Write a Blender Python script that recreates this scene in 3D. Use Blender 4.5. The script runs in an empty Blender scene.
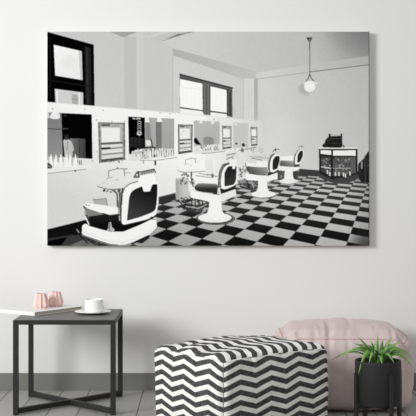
import bpy, bmesh, math, random
import numpy as np
from mathutils import Vector, noise, Matrix
C = bpy.context.scene
PI = math.pi

# ------------------------------------------------------------------ helpers
def lin(v):
    v = v / 255.0
    return v / 12.92 if v <= 0.04045 else ((v + 0.055) / 1.055) ** 2.4

def mat(name, rgb, rough=0.6, spec=0.5, bump=0.0, bscale=100.0, var=0.0, sheen=0.0, stretch=None):
    m = bpy.data.materials.new(name); m.use_nodes = True
    nt = m.node_tree; b = nt.nodes['Principled BSDF']
    col = [lin(c) for c in rgb] + [1]
    b.inputs['Base Color'].default_value = col
    b.inputs['Roughness'].default_value = rough
    b.inputs['Specular IOR Level'].default_value = spec
    if sheen: b.inputs['Sheen Weight'].default_value = sheen
    tc = nt.nodes.new('ShaderNodeTexCoord')
    mp = nt.nodes.new('ShaderNodeMapping'); nt.links.new(tc.outputs['Object'], mp.inputs['Vector'])
    if stretch: mp.inputs['Scale'].default_value = stretch
    n = nt.nodes.new('ShaderNodeTexNoise'); n.inputs['Scale'].default_value = bscale; n.inputs['Detail'].default_value = 4
    nt.links.new(mp.outputs[0], n.inputs['Vector'])
    if bump:
        bp = nt.nodes.new('ShaderNodeBump'); bp.inputs['Strength'].default_value = bump; bp.inputs['Distance'].default_value = 0.002
        nt.links.new(n.outputs['Fac'], bp.inputs['Height']); nt.links.new(bp.outputs[0], b.inputs['Normal'])
    if var:
        r = nt.nodes.new('ShaderNodeMix'); r.data_type = 'RGBA'
        r.inputs[6].default_value = [c * (1 - var) for c in col[:3]] + [1]
        r.inputs[7].default_value = [min(1, c * (1 + var)) for c in col[:3]] + [1]
        nt.links.new(n.outputs['Fac'], r.inputs[0]); nt.links.new(r.outputs[2], b.inputs['Base Color'])
    return m

def obj(name, bm, m, parent=None, smooth=False):
    me = bpy.data.meshes.new(name)
    if isinstance(bm, tuple): me.from_pydata(*bm)
    else:
        bmesh.ops.recalc_face_normals(bm, faces=bm.faces[:]); bm.to_mesh(me); bm.free()
    if smooth: me.polygons.foreach_set('use_smooth', [True] * len(me.polygons))
    me.update()
    o = bpy.data.objects.new(name, me); C.collection.objects.link(o)
    if m: me.materials.append(m)
    if parent: o.parent = parent
    return o

def tag(o, label=None, cat=None, group=None, kind=None):
    for k, v in (('label', label), ('category', cat), ('group', group), ('kind', kind)):
        if v: o[k] = v
    return o

def thing(name, label, cat, loc=(0, 0, 0), rz=0, group=None):
    o = bpy.data.objects.new(name, None); C.collection.objects.link(o)
    o.empty_display_size = 0.05
    o.location = loc; o.rotation_euler = (0, 0, rz)
    return tag(o, label, cat, group)

def add_box(bm, lo, hi, bev=0.0, M=None):
    r = bmesh.ops.create_cube(bm, size=1)
    vs = r['verts']
    for v in vs:
        v.co = Vector([lo[i] + (v.co[i] + 0.5) * (hi[i] - lo[i]) for i in range(3)])
    if M: bmesh.ops.transform(bm, matrix=M, verts=vs)
    if bev:
        es = list({e for v in vs for e in v.link_edges})
        bmesh.ops.bevel(bm, geom=es, offset=bev, segments=2, affect='EDGES', profile=0.6)
    return bm

def box(lo, hi, bev=0.0, M=None): return add_box(bmesh.new(), lo, hi, bev, M)

def bar(p, q, w, h, bev=0.001):
    """rectangular bar between two points at the same height, width w, height h upwards"""
    p, q = Vector(p), Vector(q); d = q - p; L = d.length
    M = Matrix.Translation(p) @ Matrix.Rotation(math.atan2(d.y, d.x), 4, 'Z')
    return box((0, -w / 2, 0), (L, w / 2, h), bev, M)

def lathe(prof, n=48):
    bm = bmesh.new(); rings = []
    for r, z in prof:
        if r < 1e-6: rings.append([bm.verts.new((0, 0, z))])
        else: rings.append([bm.verts.new((r * math.cos(2 * PI * k / n), r * math.sin(2 * PI * k / n), z)) for k in range(n)])
    for a, b in zip(rings, rings[1:]):
        for k in range(n):
            k2 = (k + 1) % n
            if len(a) == 1 and len(b) == 1: continue
            if len(a) == 1: bm.faces.new((a[0], b[k], b[k2]))
            elif len(b) == 1: bm.faces.new((a[k], a[k2], b[0]))
            else: bm.faces.new((a[k], a[k2], b[k2], b[k]))
    return bm

def tube(pts, r, n=8, closed=False):
    bm = bmesh.new(); rings = []; N = len(pts); pts = [Vector(p) for p in pts]
    for i, p in enumerate(pts):
        if closed: t = pts[(i + 1) % N] - pts[i - 1]
        else: t = pts[min(i + 1, N - 1)] - pts[max(i - 1, 0)]
        t.normalize()
        up = Vector((0, 0, 1)) if abs(t.z) < 0.9 else Vector((1, 0, 0))
        s = t.cross(up).normalized(); u = s.cross(t)
        rings.append([bm.verts.new(p + r * (math.cos(2 * PI * k / n) * s + math.sin(2 * PI * k / n) * u)) for k in range(n)])
    for i in range(N if closed else N - 1):
        a, b = rings[i], rings[(i + 1) % N]
        for k in range(n): bm.faces.new((a[k], a[(k + 1) % n], b[(k + 1) % n], b[k]))
    if not closed: bm.faces.new(rings[0]); bm.faces.new(rings[-1])
    return bm

# ------------------------------------------------------------------ camera
F = 1088.0
H = 1.088
cam = bpy.data.cameras.new('camera'); co = bpy.data.objects.new('camera', cam); C.collection.objects.link(co)
co.location = (0, 0, H); co.rotation_euler = (PI / 2, 0, 0)
cam.sensor_width = 36; cam.lens = F / 416 * 36
cam.shift_x = 8 / 416; cam.shift_y = -16 / 416
cam.clip_start = 0.05
C.camera = co
YW = 5.98
KW = F / YW

# ------------------------------------------------------------------ setting
m_wall = mat('wall_paint', (232, 232, 231), 0.9, 0.2, 0.05, 300)
m_base = mat('baseboard_grey', (124, 124, 120), 0.45, 0.4)
w = obj('wall_back', box((-4.5, YW, 0), (3.2, YW + 0.12, 3.4)), m_wall); tag(w, kind='structure')
b = obj('baseboard_back', box((-4.5, YW - 0.012, 0), (3.2, YW, 0.0935), 0.001), m_base); tag(b, kind='structure')

def floor_material():
    m = bpy.data.materials.new('grey_plank_floor'); m.use_nodes = True
    nt = m.node_tree; N = nt.nodes.new; Lk = nt.links.new
    bs = nt.nodes['Principled BSDF']; bs.inputs['Roughness'].default_value = 0.42
    bs.inputs['Specular IOR Level'].default_value = 0.35
    tc = N('ShaderNodeTexCoord'); sp = N('ShaderNodeSeparateXYZ'); Lk(tc.outputs['Object'], sp.inputs[0])
    def mth(op, a, b=None):
        n = N('ShaderNodeMath'); n.operation = op
        for i, v in enumerate((a, b)):
            if v is None: continue
            if isinstance(v, (int, float)): n.inputs[i].default_value = v
            else: Lk(v, n.inputs[i])
        return n.outputs[0]
    x = mth('DIVIDE', mth('ADD', sp.outputs[0], 0.310 + 0.1465 * 40), 0.1465)
    idx = mth('FLOOR', x); fr = mth('FRACT', x)
    d = mth('MINIMUM', fr, mth('SUBTRACT', 1.0, fr))
    seam = mth('LESS_THAN', d, 0.017)
    wn = N('ShaderNodeTexWhiteNoise'); wn.noise_dimensions = '1D'; Lk(idx, wn.inputs['W'])
    # plank ends
    y = mth('ADD', mth('DIVIDE', sp.outputs[1], 1.35), mth('MULTIPLY', wn.outputs['Value'], 1.0))
    fy = mth('FRACT', y); dy = mth('MINIMUM', fy, mth('SUBTRACT', 1.0, fy))
    seam2 = mth('LESS_THAN', dy, 0.0015)
    s = mth('MAXIMUM', seam, seam2)
    mp = N('ShaderNodeMapping'); mp.inputs['Scale'].default_value = (30, 2.2, 1); Lk(tc.outputs['Object'], mp.inputs[0])
    no = N('ShaderNodeTexNoise'); no.inputs['Scale'].default_value = 1.5; no.inputs['Detail'].default_value = 6; Lk(mp.outputs[0], no.inputs['Vector'])
    g = mth('ADD', mth('MULTIPLY', no.outputs['Fac'], 0.5), mth('MULTIPLY', wn.outputs['Value'], 0.5))
    r = N('ShaderNodeMix'); r.data_type = 'RGBA'; Lk(g, r.inputs[0])
    r.inputs[6].default_value = (0.33, 0.33, 0.315, 1); r.inputs[7].default_value = (0.47, 0.465, 0.45, 1)
    r2 = N('ShaderNodeMix'); r2.data_type = 'RGBA'; Lk(s, r2.inputs[0]); Lk(r.outputs[2], r2.inputs[6])
    r2.inputs[7].default_value = (0.06, 0.06, 0.055, 1)
    Lk(r2.outputs[2], bs.inputs['Base Color'])
    return m
fl = obj('floor', box((-4.5, -1.0, -0.06), (3.2, YW, 0)), floor_material()); tag(fl, kind='structure')

# ------------------------------------------------------------------ the printed photograph (a flat picture on canvas)
X0, X1, Y0, Y1 = 47.3, 369.4, 31.7, 245.8
S = 4
PW, PH = int((X1 - X0) * S), int((Y1 - Y0) * S)
IMG = np.full((PH, PW), 205.0)
def region(x0, y0, x1, y1):
    a = max(0, int((x0 - X0) * S) - 1); b = min(PW, int((x1 - X0) * S) + 2)
    c = max(0, int((y0 - Y0) * S) - 1); d = min(PH, int((y1 - Y0) * S) + 2)
    if b <= a or d <= c: return None
    xs = X0 + (np.arange(a, b) + 0.5) / S; ys = Y0 + (np.arange(c, d) + 0.5) / S
    gx, gy = np.meshgrid(xs, ys)
    return (slice(c, d), slice(a, b)), gx, gy
def tonev(t, gx, gy):
    if callable(t): return t(gx, gy)
    return t
def grad(t0, x0, y0, t1, x1, y1):
    L = (x1 - x0) ** 2 + (y1 - y0) ** 2
    return lambda gx, gy: t0 + (t1 - t0) * np.clip(((gx - x0) * (x1 - x0) + (gy - y0) * (y1 - y0)) / L, 0, 1)
def put(sl, mask, t, gx, gy, a=1.0):
    v = IMG[sl]; tv = tonev(t, gx, gy)
    IMG[sl] = np.where(mask, v * (1 - a) + tv * a, v)
def P(pts, t, a=1.0):
    xs = [p[0] for p in pts]; ys = [p[1] for p in pts]
    R = region(min(xs), min(ys), max(xs), max(ys))
    if not R: return
    sl, gx, gy = R; m = np.zeros(gx.shape, bool); n = len(pts)
    for i in range(n):
        x0, y0 = pts[i]; x1, y1 = pts[(i + 1) % n]
        if y0 == y1: continue
        c = ((gy >= y0) != (gy >= y1)) & (gx < x0 + (gy - y0) * (x1 - x0) / (y1 - y0))
        m ^= c
    put(sl, m, t, gx, gy, a)
def smoothp(pts, k=2, rad=1.5):
    for _ in range(k):
        q = []
        for i in range(len(pts)):
            a, b = pts[i], pts[(i + 1) % len(pts)]
            f = min(.25, rad / (math.hypot(b[0] - a[0], b[1] - a[1]) + 1e-6)); g = 1 - f
            q += [(a[0] * g + b[0] * f, a[1] * g + b[1] * f), (a[0] * f + b[0] * g, a[1] * f + b[1] * g)]
        pts = q; rad *= .45
    return pts
def B(pts, t, a=1.0): P(smoothp(pts), t, a)
def R4(x0, y0, x1, y1, t, a=1.0): P([(x0, y0), (x1, y0), (x1, y1), (x0, y1)], t, a)
def L(pts, w, t, a=1.0):
    for (x0, y0), (x1, y1) in zip(pts, pts[1:]):
        R = region(min(x0, x1) - w, min(y0, y1) - w, max(x0, x1) + w, max(y0, y1) + w)
        if not R: continue
        sl, gx, gy = R; l2 = (x1 - x0) ** 2 + (y1 - y0) ** 2 + 1e-9
        s = np.clip(((gx - x0) * (x1 - x0) + (gy - y0) * (y1 - y0)) / l2, 0, 1)
        d = np.hypot(gx - x0 - s * (x1 - x0), gy - y0 - s * (y1 - y0))
        put(sl, d < w / 2, t, gx, gy, a)
def E(cx, cy, rx, ry, t, a=1.0, soft=False):
    R = region(cx - rx, cy - ry, cx + rx, cy + ry)
    if not R: return
    sl, gx, gy = R; d = ((gx - cx) / rx) ** 2 + ((gy - cy) / ry) ** 2
    if soft:
        k = np.clip(1 - d, 0, 1) * a; IMG[sl] = IMG[sl] * (1 - k) + tonev(t, gx, gy) * k
    else: put(sl, d < 1, t, gx, gy, a)
rnd = random.Random(7)
def specks(x0, y0, x1, y1, n, tones, smin=0.6, smax=1.8, tall=1.6, slope=0.0):
    for _ in range(n):
        x = rnd.uniform(x0, x1); y = rnd.uniform(y0, y1) + slope * (x - x0); s = rnd.uniform(smin, smax)
        R4(x - s / 2, y - s * tall / 2, x + s / 2, y + s * tall / 2, rnd.choice(tones), 0.62)

def paint():
    # upper room: walls and ceiling
    R4(X0, Y0, X1, Y1, grad(203, 60, 60, 200, 230, 60))
    P([(105, 30), (137, 30), (137, 32), (123.5, 37.5)], grad(170, 105, 30, 160, 136, 33))
    R4(125, 37, 137, 110, 193); L([(124.6, 37), (124.6, 108)], 0.8, 192); L([(137, 31), (137, 108)], 0.7, 208); R4(137.4, 31, 143, 112, 205)
    L([(143, 31), (143, 112)], 0.6, 202)
    P([(150, 38), (163, 33.5), (176, 31), (193, 31), (161, 41.6)], 196); P([(163, 31), (176, 31), (150, 38), (146, 37)], 208)
    P([(193, 31), (371, 31), (371, 56), (310, 64.5), (256, 72.5), (173, 48), (161.5, 41.3)], grad(206, 190, 40, 188, 310, 50))
    P([(310, 31), (371, 31), (371, 56.5), (310, 64.6)], grad(188, 316, 58, 132, 382, 34))
    P([(161.5, 41.3), (176, 35.8), (193, 32.2), (193, 31.2), (178, 34.6)], 125)
    P([(161.5, 41.3), (173, 37.6), (185, 34.0), (178, 33.9)], 118)
    P([(173, 48.5), (256.5, 71.6), (256.5, 78.8), (242.3, 78.8), (173, 55.4)], grad(177, 173, 50, 190, 250, 75))
    P([(173, 55.4), (243, 79), (243, 122), (173, 116)], grad(207, 173, 70, 203, 240, 80)); L([(172.7, 48.5), (172.7, 114)], 0.9, 189)
    R4(243.2, 78.5, 253.9, 122, 210); L([(243.2, 78.8), (243.2, 120)], 0.7, 190); L([(248.5, 79), (248.5, 120)], 0.6, 202)
    P([(253.8, 78.8), (257.8, 79), (257.8, 119.5), (253.8, 119.5)], grad(172, 255, 80, 182, 255, 120))
    P([(257.5, 79), (371, 64.5), (371, 190), (257.5, 190)], grad(207, 275, 120, 182, 372, 95))
    P([(256, 72.7), (310, 64.6), (371, 55.4), (371, 64.5), (256, 79.2)], grad(207, 270, 70, 172, 372, 60))
    L([(256, 79.2), (309, 72)], 0.5, 150); L([(309, 72), (371, 64.5)], 0.75, 105)
    E(263, 155, 22, 25, 216, 0.5, True); E(282, 135, 20, 25, 216, 0.4, True)
    # big dark window on the left
    P([(46, 31.6), (93.8, 44.8), (94.6, 106), (46, 102)], 14)
    P([(84.5, 46), (91, 48), (92, 104), (85.5, 104)], 38); P([(86.2, 48), (88, 48.3), (89, 104), (87, 104)], 52)
    L([(50, 38), (50.5, 98)], 1.2, 32); L([(52, 80.5), (90, 86.5)], 1.0, 34)
    P([(53.8, 44.8), (81.8, 51.2), (82.7, 80.2), (55.3, 75.6)], grad(246, 55, 46, 234, 75, 70))
    P([(78.5, 51), (81.9, 51.3), (82.8, 80.2), (80.5, 79.8)], 190, 0.7); E(68, 62, 9, 9, 226, 0.6, True)
    P([(54.8, 88.7), (83.2, 92.4), (83.4, 105), (55.5, 102.5)], 208)
    P([(56, 89.5), (58, 90), (58.5, 103), (56.5, 102)], 232); P([(71.8, 94), (78.2, 95), (78.2, 105), (72, 104)], 172); L([(72, 99), (78, 99.6)], 0.7, 140)
    P([(78.6, 92.2), (80, 92.4), (80.2, 105), (78.8, 105)], 232)
    # upper windows in the recess
    P([(179.5, 73.6), (232, 87.4), (232.3, 117), (225.5, 115.5), (204, 113.8), (180, 111)], 92)
    L([(179.6, 74.2), (232, 88)], 1.3, 55); L([(180, 77.6), (232, 91)], 0.7, 66)
    P([(179.8, 78.9), (202.2, 83.6), (202.8, 110.2), (180, 107)], 246)
    P([(180, 108.3), (203, 111.2), (203.4, 116), (180, 114)], 238)
    for x in (183.5, 187.2, 191, 195, 199): L([(x, 86), (x, 108)], 0.35, 224)
    L([(181, 87), (202, 89.5)], 0.35, 226)
    L([(180, 107.3), (204, 110.8)], 1.0, 78)
    P([(202.3, 82.5), (210.2, 84), (210.4, 114.8), (203.4, 114.3)], 112); L([(202.6, 83), (203, 112)], 0.8, 62); L([(206.3, 84), (206.3, 114)], 1.6, 90); L([(209.6, 85), (209.8, 114.5)], 0.8, 70)
    P([(210.3, 86.2), (226.4, 90), (226.6, 112.6), (210.4, 110.8)], 246); P([(210.4, 112), (226.6, 114), (226.6, 118), (210.4, 116)], 238)
    for x in (213.5, 217, 221): L([(x, 92), (x, 110)], 0.35, 228)
    L([(210.3, 111), (227, 113.2)], 1.0, 82); L([(227, 90), (227.2, 115)], 0.9, 58); P([(228.8, 92), (230.6, 92.5), (231, 116.5), (229, 116)], 62)
    # hanging globe lamp
    E(304.6, 89, 8, 7.5, 158, 0.75, True)
    L([(309.3, 41), (309.4, 76)], 0.8, 95); P([(306, 37.6), (312, 37.4), (311, 40.4), (309.9, 42), (308.8, 42), (307, 40)], 72); E(309.4, 40, 0.9, 0.7, 150)
    L([(309, 74.5), (308, 78.6), (305.6, 81)], 0.9, 98); L([(309.7, 74.5), (311, 78.6), (313.8, 81)], 0.9, 98)
    B([(302.6, 83.4), (306, 81.2), (313, 81), (318, 82.6), (316.6, 84.4), (304.4, 85)], 218)
    E(309.3, 86.8, 5.6, 5.3, grad(248, 309, 84, 222, 312, 92)); L([(305, 84.2), (315, 83.6)], .4, 205)
    # white mirror wall
    P([(46, 101.6), (94, 105.6), (154, 110.6), (206, 115.4), (240, 119), (262, 121.6), (262, 172), (240, 184), (175.3, 193), (158.5, 198), (85, 220), (46, 229.5)], grad(240, 120, 130, 213, 85, 205))
    P([(205, 116), (240, 119), (262, 121.6), (262, 175), (240, 184), (205, 188)], grad(236, 205, 150, 212, 262, 150))
    L([(46, 101.9), (94, 105.9), (206, 115.6), (262, 121.8)], 0.5, 218)
    for x, y in ((52.6, 108.7), (85, 109.3), (103, 110.3), (96.5, 120), (112, 121), (124.5, 121.5), (160, 112.5), (170, 113.5), (214, 119)): E(x, y, 0.6, 0.5, 110)
    # first mirror
    P([(46, 112.2), (91.8, 114.3), (92.5, 158.5), (46, 168)], grad(126, 55, 118, 146, 55, 160))
    P([(46, 112), (48.5, 112), (50, 118), (48.4, 118), (46, 118)], 205)
    P([(61.6, 113), (91.8, 114.4), (92.4, 158.5), (79, 160), (63, 160)], 8)
    P([(70, 138), (85.5, 138.5), (85.8, 158.5), (71, 160)], grad(108, 72, 150, 62, 86, 150)); L([(79.5, 139), (79.8, 158)], 0.6, 50)
    B([(63, 139.5), (67, 138.5), (71, 140), (73.5, 146), (74, 150), (72.5, 151), (72.6, 159), (65, 160), (64, 148)], 190); E(66.6, 137.4, 2, 2.6, 60); L([(68, 141), (67, 150)], 0.8, 130)
    E(65, 115.6, 1.6, 1.2, 45); E(66.5, 135.8, 2.3, 1.8, 40)
    L([(47, 128.4), (57, 129), (68, 128.5)], 0.9, 80)
    B([(52, 112), (59, 112), (60.6, 118), (57, 119.2), (51.5, 118.8), (49.6, 117)], 232)
    P([(46, 160), (64, 157), (92.5, 158.6), (92.5, 165), (46, 172)], 226)
    specks(47.5, 157, 76, 164, 40, (238, 232, 200, 160, 235), 1.0, 2.2, 2.2)
    for x in (51, 56, 61, 66.5, 70, 75.5):
        P([(x - 1.6, 167), (x - 1.4, 160), (x - .3, 154), (x + .4, 154), (x + 1.4, 160), (x + 1.6, 167)], 242)
        L([(x + 2.3, 156), (x + 2.2, 162)], 0.8, 150)
    B([(46.5, 162), (50, 163), (52.5, 166), (52, 169), (46.5, 169.5)], 70); L([(47, 165), (51, 167)], 0.6, 180)
    R4(78.8, 160, 80.2, 164.5, 140); R4(81, 160, 81.8, 164.5, 110)
    P([(46, 168.5), (92, 165), (92, 168), (46, 173)], 232)
    L([(47.5, 173.2), (64, 171.4), (86, 169)], 0.6, 130); E(75.3, 170.6, 0.9, 0.8, 50); E(92.3, 160.8, .6, .6, 130); E(97, 151.5, .6, .6, 150)
    L([(60, 181), (75, 179)], 0.3, 214); L([(97, 186), (104, 188)], 0.6, 110)
    # hanging cabinets between the mirrors
    def cabinet(x0, y0, x1, y1, x2, y2, x3, y3, tb):
        P([(x0, y0), (x1, y1), (x2, y2), (x3, y3)], tb)
        def q(u, v):
            xt = x0 + (x1 - x0) * u; yt = y0 + (y1 - y0) * u; xb = x3 + (x2 - x3) * u; yb = y3 + (y2 - y3) * u
            return (xt + (xb - xt) * v, yt + (yb - yt) * v)
        def Q(u0, v0, u1, v1, t): P([q(u0, v0), q(u1, v0), q(u1, v1), q(u0, v1)], t)
        Q(.09, .05, .91, .94, 196); Q(.12, .14, .80, .50, 234); Q(.82, .10, .9, .5, 176)
        Q(.12, .05, .45, .1, 95); Q(.5, .06, .8, .12, 160)
        Q(.09, .51, .91, .56, 96); Q(.12, .57, .88, .63, 222); Q(.10, .63, .44, .68, 45); Q(.44, .655, .9, .68, 120)
        Q(.12, .7, .88, .78, 224); Q(.09, .79, .91, .82, 130); Q(.12, .83, .88, .92, 216); Q(.09, .925, .91, .965, 60)
        L([q(.03, .02), q(.03, .98)], 0.6, tb - 45); L([q(.97, .02), q(.97, .98)], 0.6, tb - 45); L([q(0, .01), q(1, .01)], 0.6, tb - 20); L([q(0, .99), q(1, .99)], 0.7, tb - 50)
    cabinet(98, 122, 125, 122.6, 125.4, 159.4, 99.2, 162.7, 138)
    cabinet(177.8, 124.2, 192.6, 124.6, 192.2, 151.8, 178.2, 154, 128)
    cabinet(221.8, 125.4, 231.4, 126.2, 231.2, 147.8, 222.3, 149.2, 150)
    cabinet(250.4, 126.6, 257, 127.2, 257, 145, 250.9, 145.6, 150)
    # second mirror
    P([(128, 116.4), (174, 118.6), (174, 151), (129, 155.5)], grad(172, 150, 120, 162, 174, 150))
    P([(128.2, 116.6), (144.4, 117.5), (145.2, 148), (134, 150), (129, 154)], 14)
    P([(129.5, 137), (143.5, 138), (143.5, 147.5), (130, 146.8)], 36); [L([(x, 137), (x, 147)], 0.4, 62) for x in (132, 135.5, 139.5)]
    P([(132.6, 117.8), (140.5, 118), (140.5, 119.3), (132.6, 119.2)], 205); E(135.6, 118.5, .5, .4, 40)
    for k in range(6):
        y = 121 + k * 2.3
        L([(137.6, y + 1.1), (138.2, y), (140.4, y), (141, y + 1.2)], 0.75, 196)
    E(139.2, 133.3, 2.4, 2.1, 205); E(139.2, 133.0, 1.0, .8, 40)
    P([(145, 121), (150, 122.5), (151, 139), (146, 141)], 140)
    P([(156, 122), (161.5, 122), (161.6, 148), (156.6, 148)], 120); L([(156.3, 122), (156.8, 148)], .8, 92)
    P([(145.5, 117.3), (148.3, 117.3), (149.6, 122.2), (145, 122.2)], 238); P([(157.6, 116), (160.4, 116), (162.3, 121.8), (156.6, 121.8)], 240)
    P([(145.5, 139.6), (150.6, 140.5), (151, 145.5), (145.8, 145.6)], 226); L([(151, 139), (152.4, 147)], 1.1, 50); L([(144, 147.5), (155, 147)], 1.3, 36)
    P([(128.5, 153.5), (134, 150), (174, 148.5), (174.5, 153), (150, 158.5), (134, 161), (128.5, 160)], 222)
    specks(136, 149, 174, 156, 110, (242, 240, 90, 150, 200, 60, 238), 0.7, 1.6, 1.9)
    for k in range(10):
        x = 150.4 + k * 2.45; h_ = (6, 8, 5, 7.5, 6.5, 9, 5.5, 8, 7, 6)[k]
        R4(x + .9, 156.4 - h_ * .8 - k * .12, x + 1.7, 156.8 - k * .12, (60, 110, 40, 140, 90, 120, 70, 130, 100, 120)[k], .8)
        P([(x - .9, 156.8 - k * .12), (x - .9, 156.8 - h_ * .6), (x - .3, 156.2 - h_), (x + .3, 156.2 - h_), (x + .8, 156.8 - h_ * .6), (x + .8, 156.8 - k * .12)], 240, .9)
    R4(153.8, 154.4, 155.4, 157, 30); R4(154.2, 160.4, 156, 165, 60); P([(129, 150), (134.6, 149.6), (134.6, 150.6), (131.5, 151), (131.5, 153.6), (129.2, 154)], 20)
    R4(132.6, 151.4, 139.5, 154, 190); specks(142, 152, 150, 158, 16, (130, 190, 235), .8, 1.5)
    specks(140, 150, 149, 158, 26, (150, 190, 130, 235), 0.8, 1.6)
    L([(140, 160.2), (155, 160.2), (177, 157.3)], 0.6, 135); L([(143.3, 160), (143.3, 163)], .8, 140)
    # third mirror
    P([(193.6, 120.3), (219.6, 121.6), (219.6, 150), (194, 150)], grad(184, 200, 122, 176, 215, 148))
    B([(203, 137), (208, 136), (213.6, 138), (214, 145), (203.4, 146)], 142); P([(199.5, 120.6), (202, 120.6), (202.8, 123.2), (199, 123.2)], 232); P([(211, 121.2), (213.6, 121.2), (214.4, 124), (210.4, 124)], 226)
    B([(193.8, 138), (196.5, 137.4), (198, 141), (201.5, 144.6), (196.5, 144.5), (193.8, 142)], 22)
    P([(193.8, 146), (219.6, 143.6), (219.8, 151), (193.8, 154)], 222)
    specks(200, 144, 219, 150, 60, (240, 90, 140, 200, 60, 238), 0.6, 1.3, 1.7)
    L([(201.5, 153.3), (212, 152.6), (224.6, 151)], 0.6, 130)
    # fourth mirror
    P([(233, 122.2), (248.4, 123.2), (248.4, 147), (233, 148)], 196); P([(234, 123), (236.6, 123), (237, 125), (234, 125)], 226)
    E(236, 143.4, 1.2, .9, 60); B([(241.5, 143.5), (243.5, 142.6), (245.4, 145), (243.4, 147), (241.8, 146)], 60); B([(240.4, 148), (243.6, 148), (243.6, 152), (240.6, 151.6)], 100)
    specks(233, 146, 248, 150, 24, (236, 150, 190, 238), .6, 1.2); L([(238, 150.5), (256, 146.8)], .6, 130)
    specks(250, 146, 262, 152, 26, (150, 190, 120, 230), .6, 1.2)
    # ---------------- floor
    Hm = np.array([[8.99506629236454, 27.903745157369507, 319.98890078912643], [-7.140047609712809, 9.373536351210948, 235.93634786695768], [-0.05217812824430273, 0.0722483279793698, 1.0]])
    Hi = np.linalg.inv(Hm)
    def checker(gx, gy):
        a = Hi[0, 0] * gx + Hi[0, 1] * gy + Hi[0, 2]; b_ = Hi[1, 0] * gx + Hi[1, 1] * gy + Hi[1, 2]; c = Hi[2, 0] * gx + Hi[2, 1] * gy + Hi[2, 2]
        dark = (np.floor(a / c) + np.floor(b_ / c)) % 2 < 0.5
        ls = 178 - 14 * np.clip((gy - 218) / 24, 0, 1) + 10 * np.clip((gx - 200) / 80, -1, 1) - 40 * np.clip((gx - 345) / 30, 0, 1) + 4 * np.sin(gx * 1.7 + gy * 2.3) - 14 * np.clip((190 - gy) / 12, 0, 1)
        dk = 27 + 46 * np.clip((236 - gy) / 58, 0, 1) ** 1.2
        return np.where(dark, dk, ls)
    P([(46, 229.5), (85, 220), (158.5, 203.4), (175.3, 199.2), (240, 183), (297, 168.5), (320, 173), (371, 180), (371, 247), (46, 247)], checker)
    # baseboards
    P([(46, 229.3), (85, 219.6), (122, 209), (122, 232), (80, 240), (46, 247)], 26)
    P([(46, 240), (78, 233), (82, 246), (46, 247)], 12); P([(46, 238.5), (72, 234), (76, 235), (46, 241)], 50)
    P([(68, 236), (84, 233), (120, 245), (105, 247), (60, 246.5)], 60); P([(71, 244.5), (84, 239), (98, 246), (76, 247)], 108); specks(82, 237, 102, 246, 34, (20, 40, 110, 30), 1, 2.4, .8)
    L([(76, 230), (82, 237), (88, 243)], 1.2, 36); L([(77, 229), (79, 232)], 1.0, 170)
    P([(158.5, 196.6), (175.3, 192.4), (176, 199.4), (158.5, 203.8)], 52); P([(158.5, 196.6), (175.3, 192.4), (175.3, 193.2), (158.5, 197.6)], 95)
    P([(276, 168.5), (300, 168.6), (320, 170.2), (320, 176.4), (297, 175), (276, 176)], 62)
    # ---------------- display cabinet, register, chairs on the right
    B([(317.6, 171), (358.6, 171), (358.6, 178), (350, 182), (335, 183.2), (325, 180.4), (317.6, 176.2)], 66)
    P([(318.6, 148.2), (357, 148.2), (357.2, 174), (332, 179), (318.8, 173)], 38)
    P([(317.8, 147.2), (357, 147.2), (357, 148.8), (317.8, 148.8)], 216); L([(318, 149.2), (357, 149.2)], .7, 60)
    P([(320.2, 149.8), (330.8, 150.2), (330.8, 154.8), (320.2, 153.6)], 240); P([(332.5, 150.2), (355.2, 150), (355.2, 155.6), (332.5, 155.4)], 234)
    P([(320.8, 156), (330.6, 156.8), (330.6, 174), (320.8, 171.5)], 66); P([(332.6, 157), (355.2, 157), (355.2, 173), (332.6, 176)], 84)
    specks(321.4, 157.5, 330, 170, 46, (30, 120, 45, 150, 200, 95), .7, 1.7, 1.2); specks(333.4, 158, 349, 170, 80, (30, 120, 50, 150, 190, 90), .7, 1.7, 1.2)
    L([(321, 166.6), (330.4, 168)], 1.1, 200); L([(333, 168), (350, 168)], .9, 150); R4(350.6, 157.5, 354.8, 172, 92)
    for x, y in ((327, 172), (329.4, 174), (335, 174), (338.6, 174), (343, 174.5), (345, 175.5), (349.5, 173.5)): R4(x - .8, y - 2.2, x + .8, y + 1.6, 205)
    B([(322, 147.2), (322.2, 144), (324.2, 143.4), (325, 139.6), (328.4, 136.2), (341.8, 135.6), (342, 147.6)], 36)
    R4(328.2, 133.8, 330.2, 137, 36); R4(340.2, 133.5, 341.9, 137, 36); L([(330, 134.6), (340, 134.6)], .5, 150); L([(326, 141), (330, 138.4), (341, 138.4)], .4, 80); L([(327, 143), (340, 143.4)], .4, 70)
    R4(342.4, 145, 344, 147.2, 90)
    B([(357.6, 163), (362, 160), (366, 154), (367.5, 151), (370, 152), (371, 184), (366, 182), (359, 181), (357.6, 174)], 42); R4(360.6, 161.5, 362, 168.5, 150); L([(364, 166), (369, 165)], .5, 90); L([(362.5, 166), (362.7, 182)], .9, 26); R4(366.5, 172, 367.6, 184, 30)
    L([(364.5, 155), (364.8, 181)], .5, 80)
    # ---------------- sinks and clutter along the wall
    def sink(x, y, s, tone=110):
        L([(x, y + 6 * s), (x + .3 * s, y), (x + 9 * s, y - 2.2 * s), (x + 19 * s, y - 2 * s)], .7 * s, tone)
        L([(x + 15.6 * s, y - 2 * s), (x + 16.4 * s, y + 5 * s)], .8 * s, tone); L([(x - 2 * s, y + 8 * s), (x + 4 * s, y + 6 * s)], .7 * s, 160)
        L([(x + 17 * s, y + 2 * s), (x + 22 * s, y + 2 * s)], .6 * s, 165); E(x + 9 * s, y - 3 * s, .8 * s, .6 * s, tone); E(x + 8.5 * s, y + 9 * s, 1.6 * s, .7 * s, 175)
    sink(108.4, 170.6, 1.0)
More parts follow.
